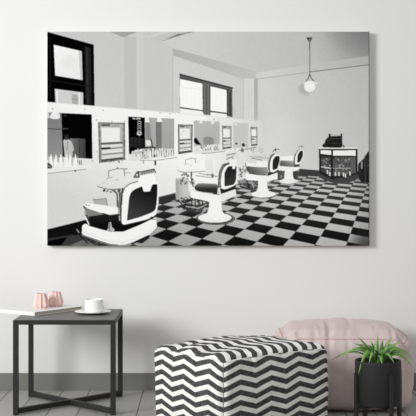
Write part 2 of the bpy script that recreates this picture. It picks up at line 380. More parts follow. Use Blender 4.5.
    L([(98, 186.4), (104, 182), (118, 179)], .5, 205); L([(97.5, 186.2), (108, 189), (123, 188.6), (124, 190)], .8, 120)
    P([(105, 189), (122, 190), (121, 200), (116, 205), (116.5, 195)], 200, .6)
    specks(103, 189, 121, 192, 16, (50, 80, 150, 40), .8, 1.8, 1); L([(113, 190), (117, 193), (117.5, 206)], 1.3, 70); L([(119.5, 190), (119.2, 204)], 1.0, 50); E(104, 190.5, 1.2, .9, 40)
    P([(175.5, 178.6), (183, 177.2), (188.4, 178.4), (188, 198.6), (182, 200), (175.8, 198.6)], grad(160, 175, 190, 196, 184, 190)); L([(175.5, 182), (188, 181.5)], .5, 150); E(182, 178.4, 6.2, 1.1, 205)
    sink(185.2, 159.6, .62)
    L([(177.5, 170.4), (184, 172), (198, 171.6), (206, 170.8)], .8, 150); specks(180.5, 171.8, 194, 184, 44, (60, 110, 45, 190, 150, 80), .7, 1.9, 1.1)
    L([(199, 173), (208, 175)], .7, 130); L([(207, 174), (217, 176.4)], .8, 130); R4(211, 173.4, 213.4, 177.4, 110)
    P([(205, 160), (212, 158), (213, 172), (205, 173)], 226)
    specks(226, 152, 235.5, 159.6, 30, (120, 170, 90, 210), .5, 1.3, .8); L([(226.5, 154.8), (235.6, 153)], .7, 110); L([(227, 158.6), (233, 156.4)], .7, 100)
    specks(238, 166, 250, 176, 60, (60, 150, 190, 90, 210), .7, 1.8, .9)
    specks(254.5, 148, 263, 152.5, 22, (130, 160, 190), .5, 1.2, .8); specks(250, 156, 262, 160, 20, (210, 170, 190), .6, 1.6, .7); L([(250, 156.6), (262, 157.4), (270, 158)], .8, 165)
    # ---------------- far barber chairs (4, 3)
    def S_(pts, t, rad=.9): P(smoothp(pts, 2, rad), t)
    P([(270, 168), (285, 170), (285, 179), (276, 178), (268, 176)], 92, .7); specks(268, 169, 284, 179, 34, (40, 150, 60, 190, 80), .6, 1.6)
    P([(292, 170), (298.6, 169.8), (298, 177), (294, 179)], 66); specks(292, 170, 299, 178, 10, (40, 150, 60), .6, 1.4)
    S_([(284.4, 170), (292.5, 170), (292.6, 176), (293.8, 179.4), (297, 181), (280, 181), (284, 178.4)], 234); E(288.2, 181, 9.4, 2.5, 228)
    L([(280, 183), (288, 184), (296, 182.8)], .5, 110)
    S_([(278, 156.6), (294, 155.2), (294, 160.6), (278.4, 160.2)], 236)
    S_([(279, 160), (293.4, 160.8), (293.4, 166.6), (279.4, 165.6), (278.2, 163)], grad(170, 290, 159.6, 98, 287, 165.6)); L([(278, 157.4), (277.6, 165)], .7, 120)
    S_([(277.6, 166.2), (292.5, 167), (298.6, 166), (298.6, 170), (292.4, 171.2), (277.6, 170)], 238, .6)
    P([(293.6, 162.5), (299.4, 163), (299, 166.4), (293.4, 166.8)], 60)
    S_([(292.8, 164.6), (293.6, 156), (297, 149.8), (300, 148.8), (297, 165)], 105)
    S_([(294.4, 164.2), (294.9, 156), (297.8, 150), (302.8, 148.8), (303.6, 154), (301.6, 161), (298.6, 164.4)], 236, 1.2); S_([(296.8, 162.6), (297.2, 155), (299.4, 150.8), (302.6, 150), (302.6, 155.4), (299.9, 161.6)], 46)
    L([(298, 147), (300, 145.8), (303, 146.4)], .7, 110); L([(300.6, 145.5), (301.3, 148.6)], .8, 150)
    # chair 3
    P([(238, 181), (246, 178), (258, 181), (258, 189), (250, 190), (240, 188.4)], 84, .6); specks(238, 174, 258, 189, 70, (35, 60, 150, 45, 190, 210), .7, 2, .9)
    L([(246.4, 180), (249, 188)], 1.1, 40); L([(251, 181), (253.5, 187)], .9, 180); L([(240, 186), (252, 190)], 1.0, 60)
    S_([(257.8, 180), (266.6, 180), (267.4, 189), (270.6, 193), (254.6, 193), (257.6, 188.6)], 238); E(263, 193.8, 11.8, 3.4, 236)
    L([(252, 196.2), (263, 198.2), (275, 195.8)], .6, 100)
    P([(256.6, 160.4), (267, 161), (267, 166), (257, 165)], 236); L([(252, 158), (262, 160)], .7, 120)
    S_([(246.2, 166.6), (249.2, 165), (266.6, 166.4), (268, 171), (266, 175.4), (251, 174.4), (247, 171)], grad(150, 262, 165, 88, 254, 174)); E(247.2, 168.6, .9, 2.4, 70)
    S_([(245.2, 162.8), (252, 163.2), (267, 165.2), (267, 167), (256, 166.8), (245.4, 165.8)], 238); L([(245, 163), (247, 170)], .7, 90)
    S_([(267.6, 170), (268, 161), (270.6, 154.6), (274.6, 152.6), (272, 172)], 92)
    P([(267.6, 172), (278, 169.8), (276, 174.4), (267, 176)], 54)
    S_([(269.8, 171.8), (269.4, 164), (271.2, 157), (275, 153.6), (279.8, 154.6), (280.3, 159.4), (278.2, 169), (273.4, 172.2)], 238, 1.3); S_([(272.2, 169.9), (272.5, 160), (275, 156), (279.2, 155.6), (279.3, 161), (277, 168.6)], 42, .7)
    S_([(245.2, 173), (256, 174.6), (266.6, 176), (277.4, 172.2), (277.4, 178.4), (266.8, 181.4), (245.4, 179.6)], 240, .7)
    L([(272.6, 151.4), (275, 149), (278.8, 149)], .8, 100); L([(275, 148.6), (275.6, 151)], 1.0, 60); L([(275.6, 151), (277, 153.6)], 1.0, 190)
    # chair 2
    P([(185, 206), (206.5, 203), (201, 212.6), (186.6, 211.8)], 62, .85); specks(181, 196, 207, 212, 70, (25, 40, 150, 35, 200, 60), .8, 2.0, .9)
    L([(178.6, 199.6), (184.4, 207.6), (190, 211), (197, 213)], 1.1, 50); L([(178, 197), (181, 202)], .8, 180); L([(186, 206), (198, 208), (207, 204)], .9, 190)
    for x in (191.5, 194.8, 198.4, 202): L([(x, 198), (x + .4, 205)], 1.0, 40)
    E(215.4, 218.2, 19.2, 6.2, 48); E(215.4, 218.2, 18.4, 5.7, 140); E(215.2, 218.2, 17.7, 5.2, 55)
    E(214.6, 217.4, 16.8, 4.9, 236)
    S_([(209, 200), (221, 200), (221.3, 207), (222.6, 212), (227.4, 216.4), (216, 220), (202, 216.4), (207.4, 212), (208.8, 207)], 240, 1.5)
    S_([(190.8, 175.6), (198.8, 176.2), (216.4, 178.8), (218, 182.6), (207, 181.4), (194, 179.4)], 240); L([(191.4, 172), (191, 178), (193, 186)], 1.1, 60); L([(193, 179.6), (194.6, 184)], .8, 150)
    L([(195.6, 175.4), (210, 177.2)], .6, 120)
    S_([(194, 186), (198.6, 182.8), (216.4, 183.6), (219.6, 188.4), (217.4, 193), (201, 191.6), (195, 189.6)], grad(140, 206, 183, 48, 206, 188.6))
    P([(218.6, 189.6), (235.6, 184.4), (235.4, 189.4), (218.6, 195)], 40)
    S_([(217.6, 186), (218.6, 172), (222.4, 163.8), (231, 161.8), (226, 167), (221, 188)], 78); L([(219.4, 186), (220, 172), (223.4, 165)], .6, 160)
    S_([(221.4, 188.8), (220.3, 182), (221.8, 171), (225.4, 165), (234.4, 163.2), (238, 164.6), (237.5, 178.6), (235.6, 184.8), (225.8, 189)], 240, 1.6)
    S_([(224.2, 186.4), (224.2, 173), (227.4, 166.3), (236.5, 165.2), (236, 178.8), (234, 184.2)], grad(36, 226, 170, 56, 234, 180), 1.0); P([(232, 164), (235.6, 164.4), (234.8, 168.8), (232, 168.8)], 240); P([(229, 159.4), (236.6, 159), (236.8, 163.8), (229.4, 163.8)], 236)
    S_([(190.2, 190.2), (218.2, 194.6), (235.6, 188.6), (236, 195.2), (222, 201.4), (209, 201.4), (190.2, 197.2)], 240, .6); P([(218.4, 194.8), (235.4, 189), (235.8, 195), (222, 201.2)], 228)
    P([(217.6, 187.4), (219.6, 187.4), (221, 194), (217, 194)], 215)
    # chair 1
    S_([(93, 199.4), (106.3, 198.2), (107.4, 205), (94, 204)], 176, .4); L([(93, 199.2), (106.4, 198.2), (107.4, 205)], .6, 110)
    P([(88, 212), (117.5, 213.4), (122, 223.4), (154, 214.6), (155.4, 218), (123.5, 231.6), (110, 231.6), (89, 225.6)], grad(24, 100, 225, 40, 100, 212))
    P([(84, 205.4), (88, 208), (104, 214), (89, 216), (88, 222), (85, 215)], 130); L([(83.8, 206), (86.6, 214), (89.6, 223)], 1.0, 46); L([(85, 216), (89, 224)], 1.2, 235); L([(84.2, 208), (86.4, 214)], .8, 200)
    S_([(83.8, 205), (85.4, 202.8), (92, 203.2), (106, 205.2), (117.6, 207.4), (118.4, 213.4), (110, 214.6), (100, 211.8), (88, 208.4)], 243, .8); E(86.4, 204.6, .9, .5, 50); E(89, 204.9, .7, .5, 70)
    P([(117.6, 206), (119.6, 194), (123, 187), (124.5, 190), (122.6, 224), (119.4, 219)], 120); L([(122.4, 188), (120.6, 205), (121, 222)], .9, 50); L([(118.6, 208), (119.6, 220)], .9, 200); R4(116.5, 213.6, 119.5, 215.4, 60)
    S_([(121.4, 222.5), (122.1, 196), (123.2, 189), (128.3, 184), (140.6, 180.2), (155, 180), (158.3, 183), (158.9, 190), (157.9, 206.4), (155.8, 214.8), (146.7, 219.2), (123.4, 224.6)], 243, 1.4)
    L([(121.8, 204), (122.4, 193), (125, 187), (130, 183.4), (140, 180.4)], .9, 90)
    S_([(126.9, 220.4), (129.2, 197), (131, 192), (135, 188.8), (142, 186), (157.2, 183.6), (157.4, 192), (156.4, 204), (155.2, 209.6), (151.7, 212.2), (140.6, 216.4)], grad(62, 133, 214, 30, 147, 190), .9)
    S_([(137.6, 178.4), (141, 174.6), (154, 173), (155.6, 179), (151.6, 186), (150, 191.2), (143.4, 191.4), (142.4, 187), (138, 181.6)], 244, .7)
    P([(134, 177.6), (136, 173), (138.6, 171.4), (139.6, 177.6)], 120); L([(133.8, 177), (136.6, 172), (138.8, 171.2), (139.2, 177)], .9, 50); E(137, 174.6, 1, .9, 225)
    P([(139.6, 171.8), (154, 168.8), (155.4, 172), (140.6, 175)], 205)
    for k in range(8):
        x = 140.6 + k * 1.75; L([(x, 174.2 - k * .38), (x + 1.2, 171.4 - k * .38)], .8, 60)
    L([(139.6, 171.8), (154, 168.8), (155.6, 172.6)], .8, 50); L([(140.4, 175), (154.6, 172)], .4, 120)
    S_([(105.5, 231.6), (108.2, 228), (108.8, 222), (111, 221.6), (112, 227), (115, 229), (112.5, 232.4)], 190, .5); L([(109.7, 223), (109.4, 230)], .8, 60); L([(106, 230.6), (112, 231)], .8, 80)
    S_([(82.2, 224.8), (86, 222.8), (89, 225.4), (100, 228.6), (110.3, 231.2), (123.4, 231.2), (140, 224.4), (155.8, 216.6), (157, 226.6), (149.7, 233.9), (132.5, 242), (123.4, 244.4), (110.3, 243.6), (96, 239), (81.8, 233.8)], 243, 1.0)
    L([(83, 231.4), (96, 236.2), (110, 241), (123, 241.8), (134, 238.6), (149, 231.8), (156, 225)], .35, 205)
    L([(82, 234.6), (96, 240), (110, 244.4), (122, 245)], .6, 170)
    P([(136, 242), (150, 234.8), (149, 238), (142, 243)], 40)
    specks(149, 216.5, 155, 219.4, 9, (60, 30, 90, 200), .8, 1.4, .8)
    for q in ((99, 124, 101, 160), (123, 125, 124.6, 158), (101, 160.6, 123, 162)): specks(*q, 14, (70, 90, 190, 120), .6, 1.4)
    specks(179, 126, 191.5, 152, 14, (90, 170, 200), .5, 1.2); specks(223, 127, 231, 148, 10, (110, 170, 200), .5, 1.1)
    # darker printed margin at the right
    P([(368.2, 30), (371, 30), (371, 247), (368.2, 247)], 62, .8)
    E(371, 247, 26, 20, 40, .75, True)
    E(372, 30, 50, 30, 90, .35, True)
paint()
# soften a little like the print itself, then sample two points per photo pixel
IMG += np.random.RandomState(3).normal(0, 5.0, IMG.shape)
def blur(a, k):
    for _ in range(k):
        p = np.pad(a, 1, mode='edge')
        a = (p[:-2, 1:-1] + 2 * p[1:-1, 1:-1] + p[2:, 1:-1]) / 4
        p = np.pad(a, 1, mode='edge')
        a = (p[1:-1, :-2] + 2 * p[1:-1, 1:-1] + p[1:-1, 2:]) / 4
    return a
PR = blur(IMG, 1)

cz = lambda y: H - (y - 192) / KC
YC = YW - 0.042                       # front plane of the canvas
KC = F / YC
cx0, cx1 = (X0 - 200) / KC, (X1 - 200) / KC
cz0, cz1 = cz(Y1), cz(Y0)
pic = thing('canvas_print', 'large black and white photo print of an old barbershop hanging on the grey wall', 'picture', ((cx0 + cx1) / 2, YW, cz0))
gw, gh = PW // 2, PH // 2
gx = np.linspace(cx0, cx1, gw) - (cx0 + cx1) / 2; gz = np.linspace(cz1, cz0, gh) - cz0
GX, GZ = np.meshgrid(gx, gz)
co_ = np.stack([GX, np.full_like(GX, YC - YW), GZ], -1).reshape(-1, 3)
ii = np.arange(gh * gw).reshape(gh, gw)
quads = np.stack([ii[:-1, :-1], ii[1:, :-1], ii[1:, 1:], ii[:-1, 1:]], -1).reshape(-1, 4)
me = bpy.data.meshes.new('printed_face')
me.vertices.add(gw * gh); me.vertices.foreach_set('co', co_.ravel())
me.loops.add(quads.size); me.loops.foreach_set('vertex_index', quads.ravel())
me.polygons.add(len(quads)); me.polygons.foreach_set('loop_start', np.arange(0, quads.size, 4))
me.update(calc_edges=True)
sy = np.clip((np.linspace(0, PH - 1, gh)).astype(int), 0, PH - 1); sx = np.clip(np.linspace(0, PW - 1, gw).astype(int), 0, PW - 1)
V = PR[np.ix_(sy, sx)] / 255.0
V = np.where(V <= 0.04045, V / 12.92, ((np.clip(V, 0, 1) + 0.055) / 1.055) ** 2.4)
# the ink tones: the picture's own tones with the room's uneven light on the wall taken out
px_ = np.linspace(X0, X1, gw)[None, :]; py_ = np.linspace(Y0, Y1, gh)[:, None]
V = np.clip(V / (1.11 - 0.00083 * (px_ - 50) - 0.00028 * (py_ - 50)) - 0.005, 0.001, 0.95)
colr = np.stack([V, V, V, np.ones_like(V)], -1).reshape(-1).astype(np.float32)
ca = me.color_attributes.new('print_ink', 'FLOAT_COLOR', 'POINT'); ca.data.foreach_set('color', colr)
m_pr = mat('printed_canvas', (200, 200, 200), 1.0, 0.0, 0.05, 900)
nt = m_pr.node_tree; at = nt.nodes.new('ShaderNodeAttribute'); at.attribute_name = 'print_ink'
nt.links.new(at.outputs['Color'], nt.nodes['Principled BSDF'].inputs['Base Color'])
me.materials.append(m_pr)
pf = bpy.data.objects.new('printed_face', me); C.collection.objects.link(pf); pf.parent = pic
tag(pf, 'flat black and white barbershop photograph with white chairs and chequered floor')
m_cv = mat('canvas_cloth', (222, 222, 220), 0.9, 0.1, 0.1, 600)
hw = (cx1 - cx0) / 2; hh = cz1 - cz0
obj('canvas_wrap', box((-hw, YC - YW + 0.0005, 0), (hw, -0.006, hh), 0.0), m_cv, pic)
m_pine = mat('pale_wood', (190, 165, 130), 0.7, 0.2, 0.1, 40, 0.1)
bm = bmesh.new()
for lo, hi in (((-hw + .01, -.006, .01), (hw - .01, 0, .05)), ((-hw + .01, -.006, hh - .05), (hw - .01, 0, hh - .01)),
               ((-hw + .01, -.006, .05), (-hw + .05, 0, hh - .05)), ((hw - .05, -.006, .05), (hw - .01, 0, hh - .05))): add_box(bm, lo, hi)
obj('stretcher_frame', bm, m_pine, pic)

# ------------------------------------------------------------------ side table
m_tab = mat('charcoal_metal', (43, 43, 42), 0.5, 0.3, 0.03, 400)
m_top = mat('charcoal_tabletop', (106, 106, 104), 0.5, 0.4, 0.02, 300)
TX, TY, TS, TH, T = -0.6615, 5.55, 0.25, 0.466, 0.025
t = thing('side_table', 'square charcoal metal side table with crossed floor bars', 'table', (TX, TY, 0))
obj('tabletop', box((-TS + .004, -TS + .004, TH - 0.014), (TS - .004, TS - .004, TH - .0005), 0.001), m_top, t)
bm = bmesh.new()
for lo, hi in (((-TS, -TS, TH - T), (TS, -TS + T, TH - .003)), ((-TS, TS - T, TH - T), (TS, TS, TH - .003)),
               ((-TS, -TS + T, TH - T), (-TS + T, TS - T, TH - .003)), ((TS - T, -TS + T, TH - T), (TS, TS - T, TH - .003))):
    add_box(bm, lo, hi, 0.001)
obj('top_frame', bm, m_tab, t)
for sx_ in (-1, 1):
    for sy_ in (-1, 1):
        x = sx_ * (TS - T / 2); y = sy_ * (TS - T / 2)
        obj('leg', box((x - T / 2, y - T / 2, 0), (x + T / 2, y + T / 2, TH - T), 0.001), m_tab, t)
q = TS - T * 0.8
obj('cross_bar', bar((-q, -q, 0.006), (q, q, 0.006), T * .9, T), m_tab, t)
obj('cross_bar', bar((-q, q, 0.0055), (q, -q, 0.0055), T * .9, T), m_tab, t)

# ------------------------------------------------------------------ book on the table
m_white = mat('white_cover', (238, 237, 234), 0.5, 0.3)
m_page = mat('book_pages', (206, 196, 184), 0.9, 0.1, 0.5, 60, 0.12, stretch=(1, 1, 60))
bk = thing('book', 'white hardcover book lying askew over the left side of the charcoal table', 'book', (-0.830, 5.457, TH), math.atan2(.811, .585))
LW, WW, BH = 0.36, 0.262, 0.019
obj('cover', add_box(add_box(box((0, 0, 0), (LW, WW, .003), .0005), (0, 0, BH - .003), (LW, WW, BH), .0005), (0, 0, .003), (.003, WW, BH - .003)), m_white, bk)
obj('page_block', box((.003, .004, .003), (LW - .005, WW - .004, BH - .003)), m_page, bk)

# ------------------------------------------------------------------ pleated pink vases
m_pink = mat('pink_ceramic', (236, 203, 196), 0.55, 0.3)
def vase(name, label, loc, rz, s=1.0):
    v = thing(name, label, 'vase', loc, rz, 'small pleated pink vases on the book')
    n = 20; bm = bmesh.new(); rings = []
    for r, z, d in ((.030, 0, .10), (.0385, .012, .10), (.0395, .022, .11), (.034, .045, .10), (.0265, .074, .09), (.0262, .076, .07), (.0225, .076, .05), (.029, .045, .05), (.030, .02, .04), (0.0, .006, 0)):
        if r == 0: rings.append([bm.verts.new((0, 0, z * s))]); continue
        rings.append([bm.verts.new((s * r * (1 + (d if k % 2 else -d)) * math.cos(2 * PI * k / n), s * r * (1 + (d if k % 2 else -d)) * math.sin(2 * PI * k / n), z * s)) for k in range(n)])
    for a, b2 in zip(rings, rings[1:]):
        for k in range(n):
            k2 = (k + 1) % n
            if len(b2) == 1: bm.faces.new((a[k], a[k2], b2[0]))
            else: bm.faces.new((a[k], a[k2], b2[k2], b2[k]))
    bm.faces.new(rings[0][::-1])
    obj('body', bm, m_pink, v)
    return v
vase('pleated_vase', 'pale pink pleated ceramic vase, the left and nearer one of two on the book', (-0.826, 5.655, TH + BH), 0.1)
vase('pleated_vase', 'pale pink pleated ceramic vase, the right one of two, nearer the white cup', (-0.764, 5.745, TH + BH), 0.27)

# ------------------------------------------------------------------ cup and saucer
m_por = mat('white_porcelain', (244, 244, 243), 0.25, 0.5)
CX, CY = -0.548, 5.565
sc = obj('saucer', lathe([(0, .003), (.035, .003), (.036, 0), (.045, 0), (.050, .003), (.080, .0085), (.0925, .0125), (.0932, .0142), (.092, .0150), (.075, .0118), (.045, .0068), (.04, .006), (0, .006)], 64), m_por, None, True)
sc.location = (CX, CY, TH); tag(sc, 'round white saucer under the cup at the right of the table', 'saucer')
cup = thing('cup', 'white porcelain cup standing on its saucer at the right of the table', 'cup', (CX + .006, CY + .002, TH + .0062))
obj('bowl', lathe([(0, .003), (.028, .003), (.030, 0), (.040, 0), (.0455, .006), (.0478, .014), (.0478, .040), (.0462, .064), (.0455, .0675), (.0435, .0675), (.044, .06), (.0445, .02), (.036, .009), (0, .008)], 64), m_por, cup, True)
hp = []
for k in range(13):
    a = -PI / 2 + PI * k / 12
    hp.append((0.044 + 0.018 * math.cos(a), 0, 0.030 + 0.017 * math.sin(a)))
ho = obj('handle', tube(hp, .0042, 10), m_por, cup, True)
ho.rotation_euler = (0, 0, 0.75)

# ------------------------------------------------------------------ poufs
def make_pouf(a, b, h, r, rv, bulge, topb, wr, seed, taper=0.0, droop=0.012, dome=.55, rf=1.0, bf=1.0):
    """cushion block: a, b half sizes, h height; returns mesh and its surface function"""
    def surf(u, v, w):
        p = Vector((a * u, b * v, h * (w + 1) / 2))
        # rounded vertical corners, then rounded horizontal edges
        ix = max(-(a - rv), min(a - rv, p.x)); iy = max(-(b - rv), min(b - rv, p.y))
        dx, dy = p.x - ix, p.y - iy
        iz = max(r, min(h - r, p.z)); dz = p.z - iz
        lxy = math.hypot(dx, dy)
        # side distance to the outer border, measured in the plan view
        if lxy > 1e-9:
            mx = max(abs(dx), abs(dy)); k = mx / lxy; dx *= k; dy *= k; l = mx
        else: l = 0.0
        if abs(dz) > 1e-9 and l > 1e-9:
            ll = l / rv; zz = abs(dz) / r
            m_ = max(ll, zz); q_ = math.hypot(ll, zz); f_ = m_ / q_
            e = min(r / rv, 1.0)
            nl = rv * ((1 - e) * ll + e * ll * f_) if rv > r else rv * ll * f_
            dx *= nl / l; dy *= nl / l; dz *= f_
        P_ = Vector((ix + dx, iy + dy, iz + dz))
        if P_.y > 0: P_.y *= 1 - taper * (1 - P_.z / h)
        t_ = (w + 1) / 2
        eu = 1 - u * u; ev = 1 - v * v; ew = 1 - w * w
        off = Vector((0, 0, 0))
        if abs(u) > .999: off.x += math.copysign(bulge * (max(ev, 0) ** .5) * max(ew, 0) ** .6, u)
        if abs(v) > .999: off.y += math.copysign(bulge * (max(eu, 0) ** .5) * max(ew, 0) ** .6, v)
        if w > .999: off.z += topb * (max(eu, 0) ** dome) * (max(ev, 0) ** dome)
        off.z -= droop * (abs(u) ** 6) * (abs(v) ** 6) * max(w, 0)
        # wrinkles: pulls running away from the seams, plus broad slow folds
        s = seed
        near_top = math.exp(-((1 - w) * h / 2) / 0.05) if abs(w) < .999 else 0
        e_in = min((1 - abs(u)) * a, (1 - abs(v)) * b)
        on_top = math.exp(-e_in / 0.07) if w > .999 else 0
        per_c = (a * u + s if abs(v) > .999 else b * v + 3 + s) if abs(w) < .999 else (a * u + s if (1 - abs(v)) * b < (1 - abs(u)) * a else b * v + 3 + s)
        ridge = noise.noise(Vector((per_c * 26, s + P_.z * 5, (P_.x + P_.y) * 3))) * rf
        ridge = ridge * .5 + (.25 - abs(ridge)) * .9
        amp = wr * (0.2 + near_top + on_top) * (1 - (abs(u) * abs(v)) ** 5)
        if w > .999: amp *= min(1, e_in / .012)
        else: amp *= min(1, (1 - abs(w)) * h / 2 / .012)
        broad = noise.noise(P_ * 6 + Vector((s, 0, 0))) * wr * .9 * bf
        fine = noise.noise(Vector((P_.x * 14, P_.y * 14, P_.z * 22)) + Vector((0, s, 0))) * wr * .5 * bf
        nrm = Vector((u if abs(u) > .999 else 0, v if abs(v) > .999 else 0, w if abs(w) > .999 else 0)).normalized()
        return P_ + off + nrm * (ridge * amp + broad + fine)
    return surf

def pouf_mesh(surf, a, b, h, n, per, vper, tper, tamp):
    bm = bmesh.new(); uvl = bm.loops.layers.uv.new('weave')
    cache = {}
    def vert(u, v, w):
        k = (round(u, 5), round(v, 5), round(w, 5))
        if k not in cache: cache[k] = bm.verts.new(surf(u, v, w))
        return cache[k]
    g = [math.sin((-1 + 2 * i / n) * PI / 2) * .35 + (-1 + 2 * i / n) * .65 for i in range(n + 1)]
    g[0], g[-1] = -1.0, 1.0
    def face(fn, uvf):
        for i in range(n):
            for j in range(n):
                c = [(g[i], g[j]), (g[i + 1], g[j]), (g[i + 1], g[j + 1]), (g[i], g[j + 1])]
                try: f = bm.faces.new([vert(*fn(p, q_)) for p, q_ in c])
                except ValueError: continue
                f.smooth = True
                for lp, (p, q_) in zip(f.loops, c): lp[uvl].uv = uvf(p, q_)
    # corner (-1,-1) in plan is the near corner; u axis runs right-back, v axis runs left-back
    zv = lambda w: (h * (w - 1) / 2) / vper + 9.15
    face(lambda p, q_: (p, -1, q_), lambda p, q_: (a * (p + 1) / per / 1.03, zv(q_)))          # right-front side
    face(lambda p, q_: (-1, p, q_), lambda p, q_: (-b * (p + 1) / per, zv(q_)))         # left-front side
    face(lambda p, q_: (1, p, q_), lambda p, q_: ((2 * a + b * (p + 1)) / per, zv(q_)))
    face(lambda p, q_: (p, 1, q_), lambda p, q_: (-(2 * b + a * (p + 1)) / per, zv(q_)))
    face(lambda p, q_: (p, q_, 1), lambda p, q_: (-b * (q_ + 1) / per, zv(1) + a * (p + 1) / tper))
    face(lambda p, q_: (p, q_, -1), lambda p, q_: (0, 0))
    return bm

def chevron_material():
    m = mat('chevron_cotton', (240, 239, 236), 0.9, 0.1, 0.35, 700)
    nt = m.node_tree; N = nt.nodes.new; Lk = nt.links.new
    uv = N('ShaderNodeUVMap'); uv.uv_map = 'weave'; sp = N('ShaderNodeSeparateXYZ'); Lk(uv.outputs[0], sp.inputs[0])
    def mth(op, a, b=None):
        n = N('ShaderNodeMath'); n.operation = op
        for i, v in enumerate((a, b)):
            if v is None: continue
            if isinstance(v, (int, float)): n.inputs[i].default_value = v
            else: Lk(v, n.inputs[i])
        return n.outputs[0]
    pp = mth('PINGPONG', sp.outputs[0], 0.5)          # 0 at the near corner, 0.5 half a period away
    v = mth('SUBTRACT', sp.outputs[1], mth('MULTIPLY', pp, 1.16))
    fr = mth('FRACT', mth('ADD', v, 20.28))
    # soft-edged stripe
    d = mth('ABSOLUTE', mth('SUBTRACT', fr, 0.5))
    mr = N('ShaderNodeMapRange'); Lk(d, mr.inputs[0]); mr.inputs[1].default_value = 0.25; mr.inputs[2].default_value = 0.285
    mx = N('ShaderNodeMix'); mx.data_type = 'RGBA'; Lk(mr.outputs[0], mx.inputs[0])
    mx.inputs[6].default_value = (lin(70), lin(70), lin(71), 1); mx.inputs[7].default_value = (lin(241), lin(240), lin(237), 1)
    # printed weave flecks in the dark stripes
    n = N('ShaderNodeTexNoise'); n.inputs['Scale'].default_value = 90; n.inputs['Detail'].default_value = 2
    tc = N('ShaderNodeTexCoord'); Lk(tc.outputs['Object'], n.inputs['Vector'])
    mr2 = N('ShaderNodeMapRange'); Lk(n.outputs['Fac'], mr2.inputs[0]); mr2.inputs[1].default_value = .35; mr2.inputs[2].default_value = .7; mr2.inputs[3].default_value = .75; mr2.inputs[4].default_value = 1.75
    hsv = N('ShaderNodeHueSaturation'); Lk(mx.outputs[2], hsv.inputs['Color']); Lk(mr2.outputs[0], hsv.inputs['Value'])
    mx2 = N('ShaderNodeMix'); mx2.data_type = 'RGBA'; Lk(mr.outputs[0], mx2.inputs[0]); Lk(hsv.outputs[0], mx2.inputs[6]); Lk(mx.outputs[2], mx2.inputs[7])
    Lk(mx2.outputs[2], nt.nodes['Principled BSDF'].inputs['Base Color'])
    return m

def loop_pts(surf, w, k=60, push=0.0015, z=0.0):
    pts = []
    for s0, s1 in (((-1, -1), (1, -1)), ((1, -1), (1, 1)), ((1, 1), (-1, 1)), ((-1, 1), (-1, -1))):
        for i in range(k):
            f = i / k; u = s0[0] + (s1[0] - s0[0]) * f; v = s0[1] + (s1[1] - s0[1]) * f
            p = surf(u, v, w); d = Vector((p.x, p.y, 0)).normalized()
            pts.append(p + d * push + Vector((0, 0, z)))
    return pts

ang = math.radians(39)
pa, pb, ph = 0.640 / 2, 0.503 / 2, 0.386
pc = Vector((0.097, 4.570, 0)) + pa * Vector((math.cos(ang), math.sin(ang), 0)) + pb * Vector((-math.sin(ang), math.cos(ang), 0))
pz = thing('pouf', 'square pouf with black and white zigzag stripes, in front of the plain pink one', 'pouf', pc, ang)
sf = make_pouf(pa, pb, ph, 0.026, 0.035, 0.018, 0.026, 0.009, 2.3, 0.10)
m_chev = chevron_material()
o = obj('cover', pouf_mesh(sf, pa, pb, ph, 110, 0.168, 0.0440, 0.0605, 1), m_chev, pz)
m_cord = mat('pale_seam_cord', (205, 204, 200), 0.9, 0.1)
m_dcord = mat('grey_seam_cord', (120, 120, 120), 0.9, 0.1)
obj('top_seam', tube(loop_pts(sf, .97, 60, .0003), .0017, 6, True), m_cord, pz, True)
obj('corner_seam', tube([sf(-1, -1, -0.98 + 1.93 * i / 60) + Vector((-.0005, -.0005, 0)) for i in range(61)], .0014, 6), m_dcord, pz, True)

# pink pouf
m_vel = mat('pink_velvet', (212, 196, 194), 0.85, 0.15, 0.15, 500, 0.03, sheen=0.15)
m_pip = mat('rose_piping', (200, 168, 168), 0.8, 0.15)
qa, qb, qh = 0.312, 0.262, 0.386
pk = thing('pouf', 'plump plain pink fabric pouf behind the zigzag pouf and the plant', 'pouf', (0.728, 5.62, 0), math.radians(-2.0))
sp_ = make_pouf(qa, qb, qh, 0.06, 0.08, 0.045, 0.042, 0.018, 8.1, 0.0, 0.03, .75, 1.6, .4)
obj('cover', pouf_mesh(sp_, qa, qb, qh, 84, .2, .2, .2, 1), m_vel, pk)
obj('piping', tube(loop_pts(sp_, .93, 60, .0006), .0026, 8, True), m_pip, pk, True)
for u_ in (-.9, .9):
    obj('corner_piping', tube([sp_(u_, -1, -0.93 + 1.86 * i / 60) + Vector((0, -.0006, 0)) for i in range(61)], .0024, 8), m_pip, pk, True)

# ------------------------------------------------------------------ plant stand, pot and plant
m_stand = mat('black_stand_metal', (42, 42, 43), 0.45, 0.4)
m_pot = mat('matte_black_pot', (43, 43, 43), 0.6, 0.3, 0.05, 200)
PX, PY = (378 - 200) * 5.0 / F, 5.0
RS = 0.1145
stand = thing('plant_stand', 'black metal four-legged stand holding the dark pot', 'plant stand', (PX, PY, 0))
for a in (-68, -158, 112, 22):
    x, y = RS * math.cos(math.radians(a)), RS * math.sin(math.radians(a))
    obj('leg', box((-.008, -.008, 0), (.008, .008, .264), .002, Matrix.Translation((x, y, 0)) @ Matrix.Rotation(math.radians(a), 4, 'Z')), m_stand, stand)
for a in (-68, 22):
    c, s = math.cos(math.radians(a)), math.sin(math.radians(a))
    obj('cross_bar', bar((-RS * c, -RS * s, .098 if a > 0 else .0985), (RS * c, RS * s, .098 if a > 0 else .0985), .012, .014), m_stand, stand)
plant = thing('potted_plant', 'spiky green plant in a dark cylindrical pot before the pink pouf', 'plant', (PX, PY, .1127))
obj('pot', lathe([(0, 0), (.094, 0), (.099, .003), (.1045, .010), (.1057, .195), (.1057, .2015), (.104, .203), (.100, .2015), (.097, .19), (.0965, .18), (0, .18)], 64), m_pot, plant, True)
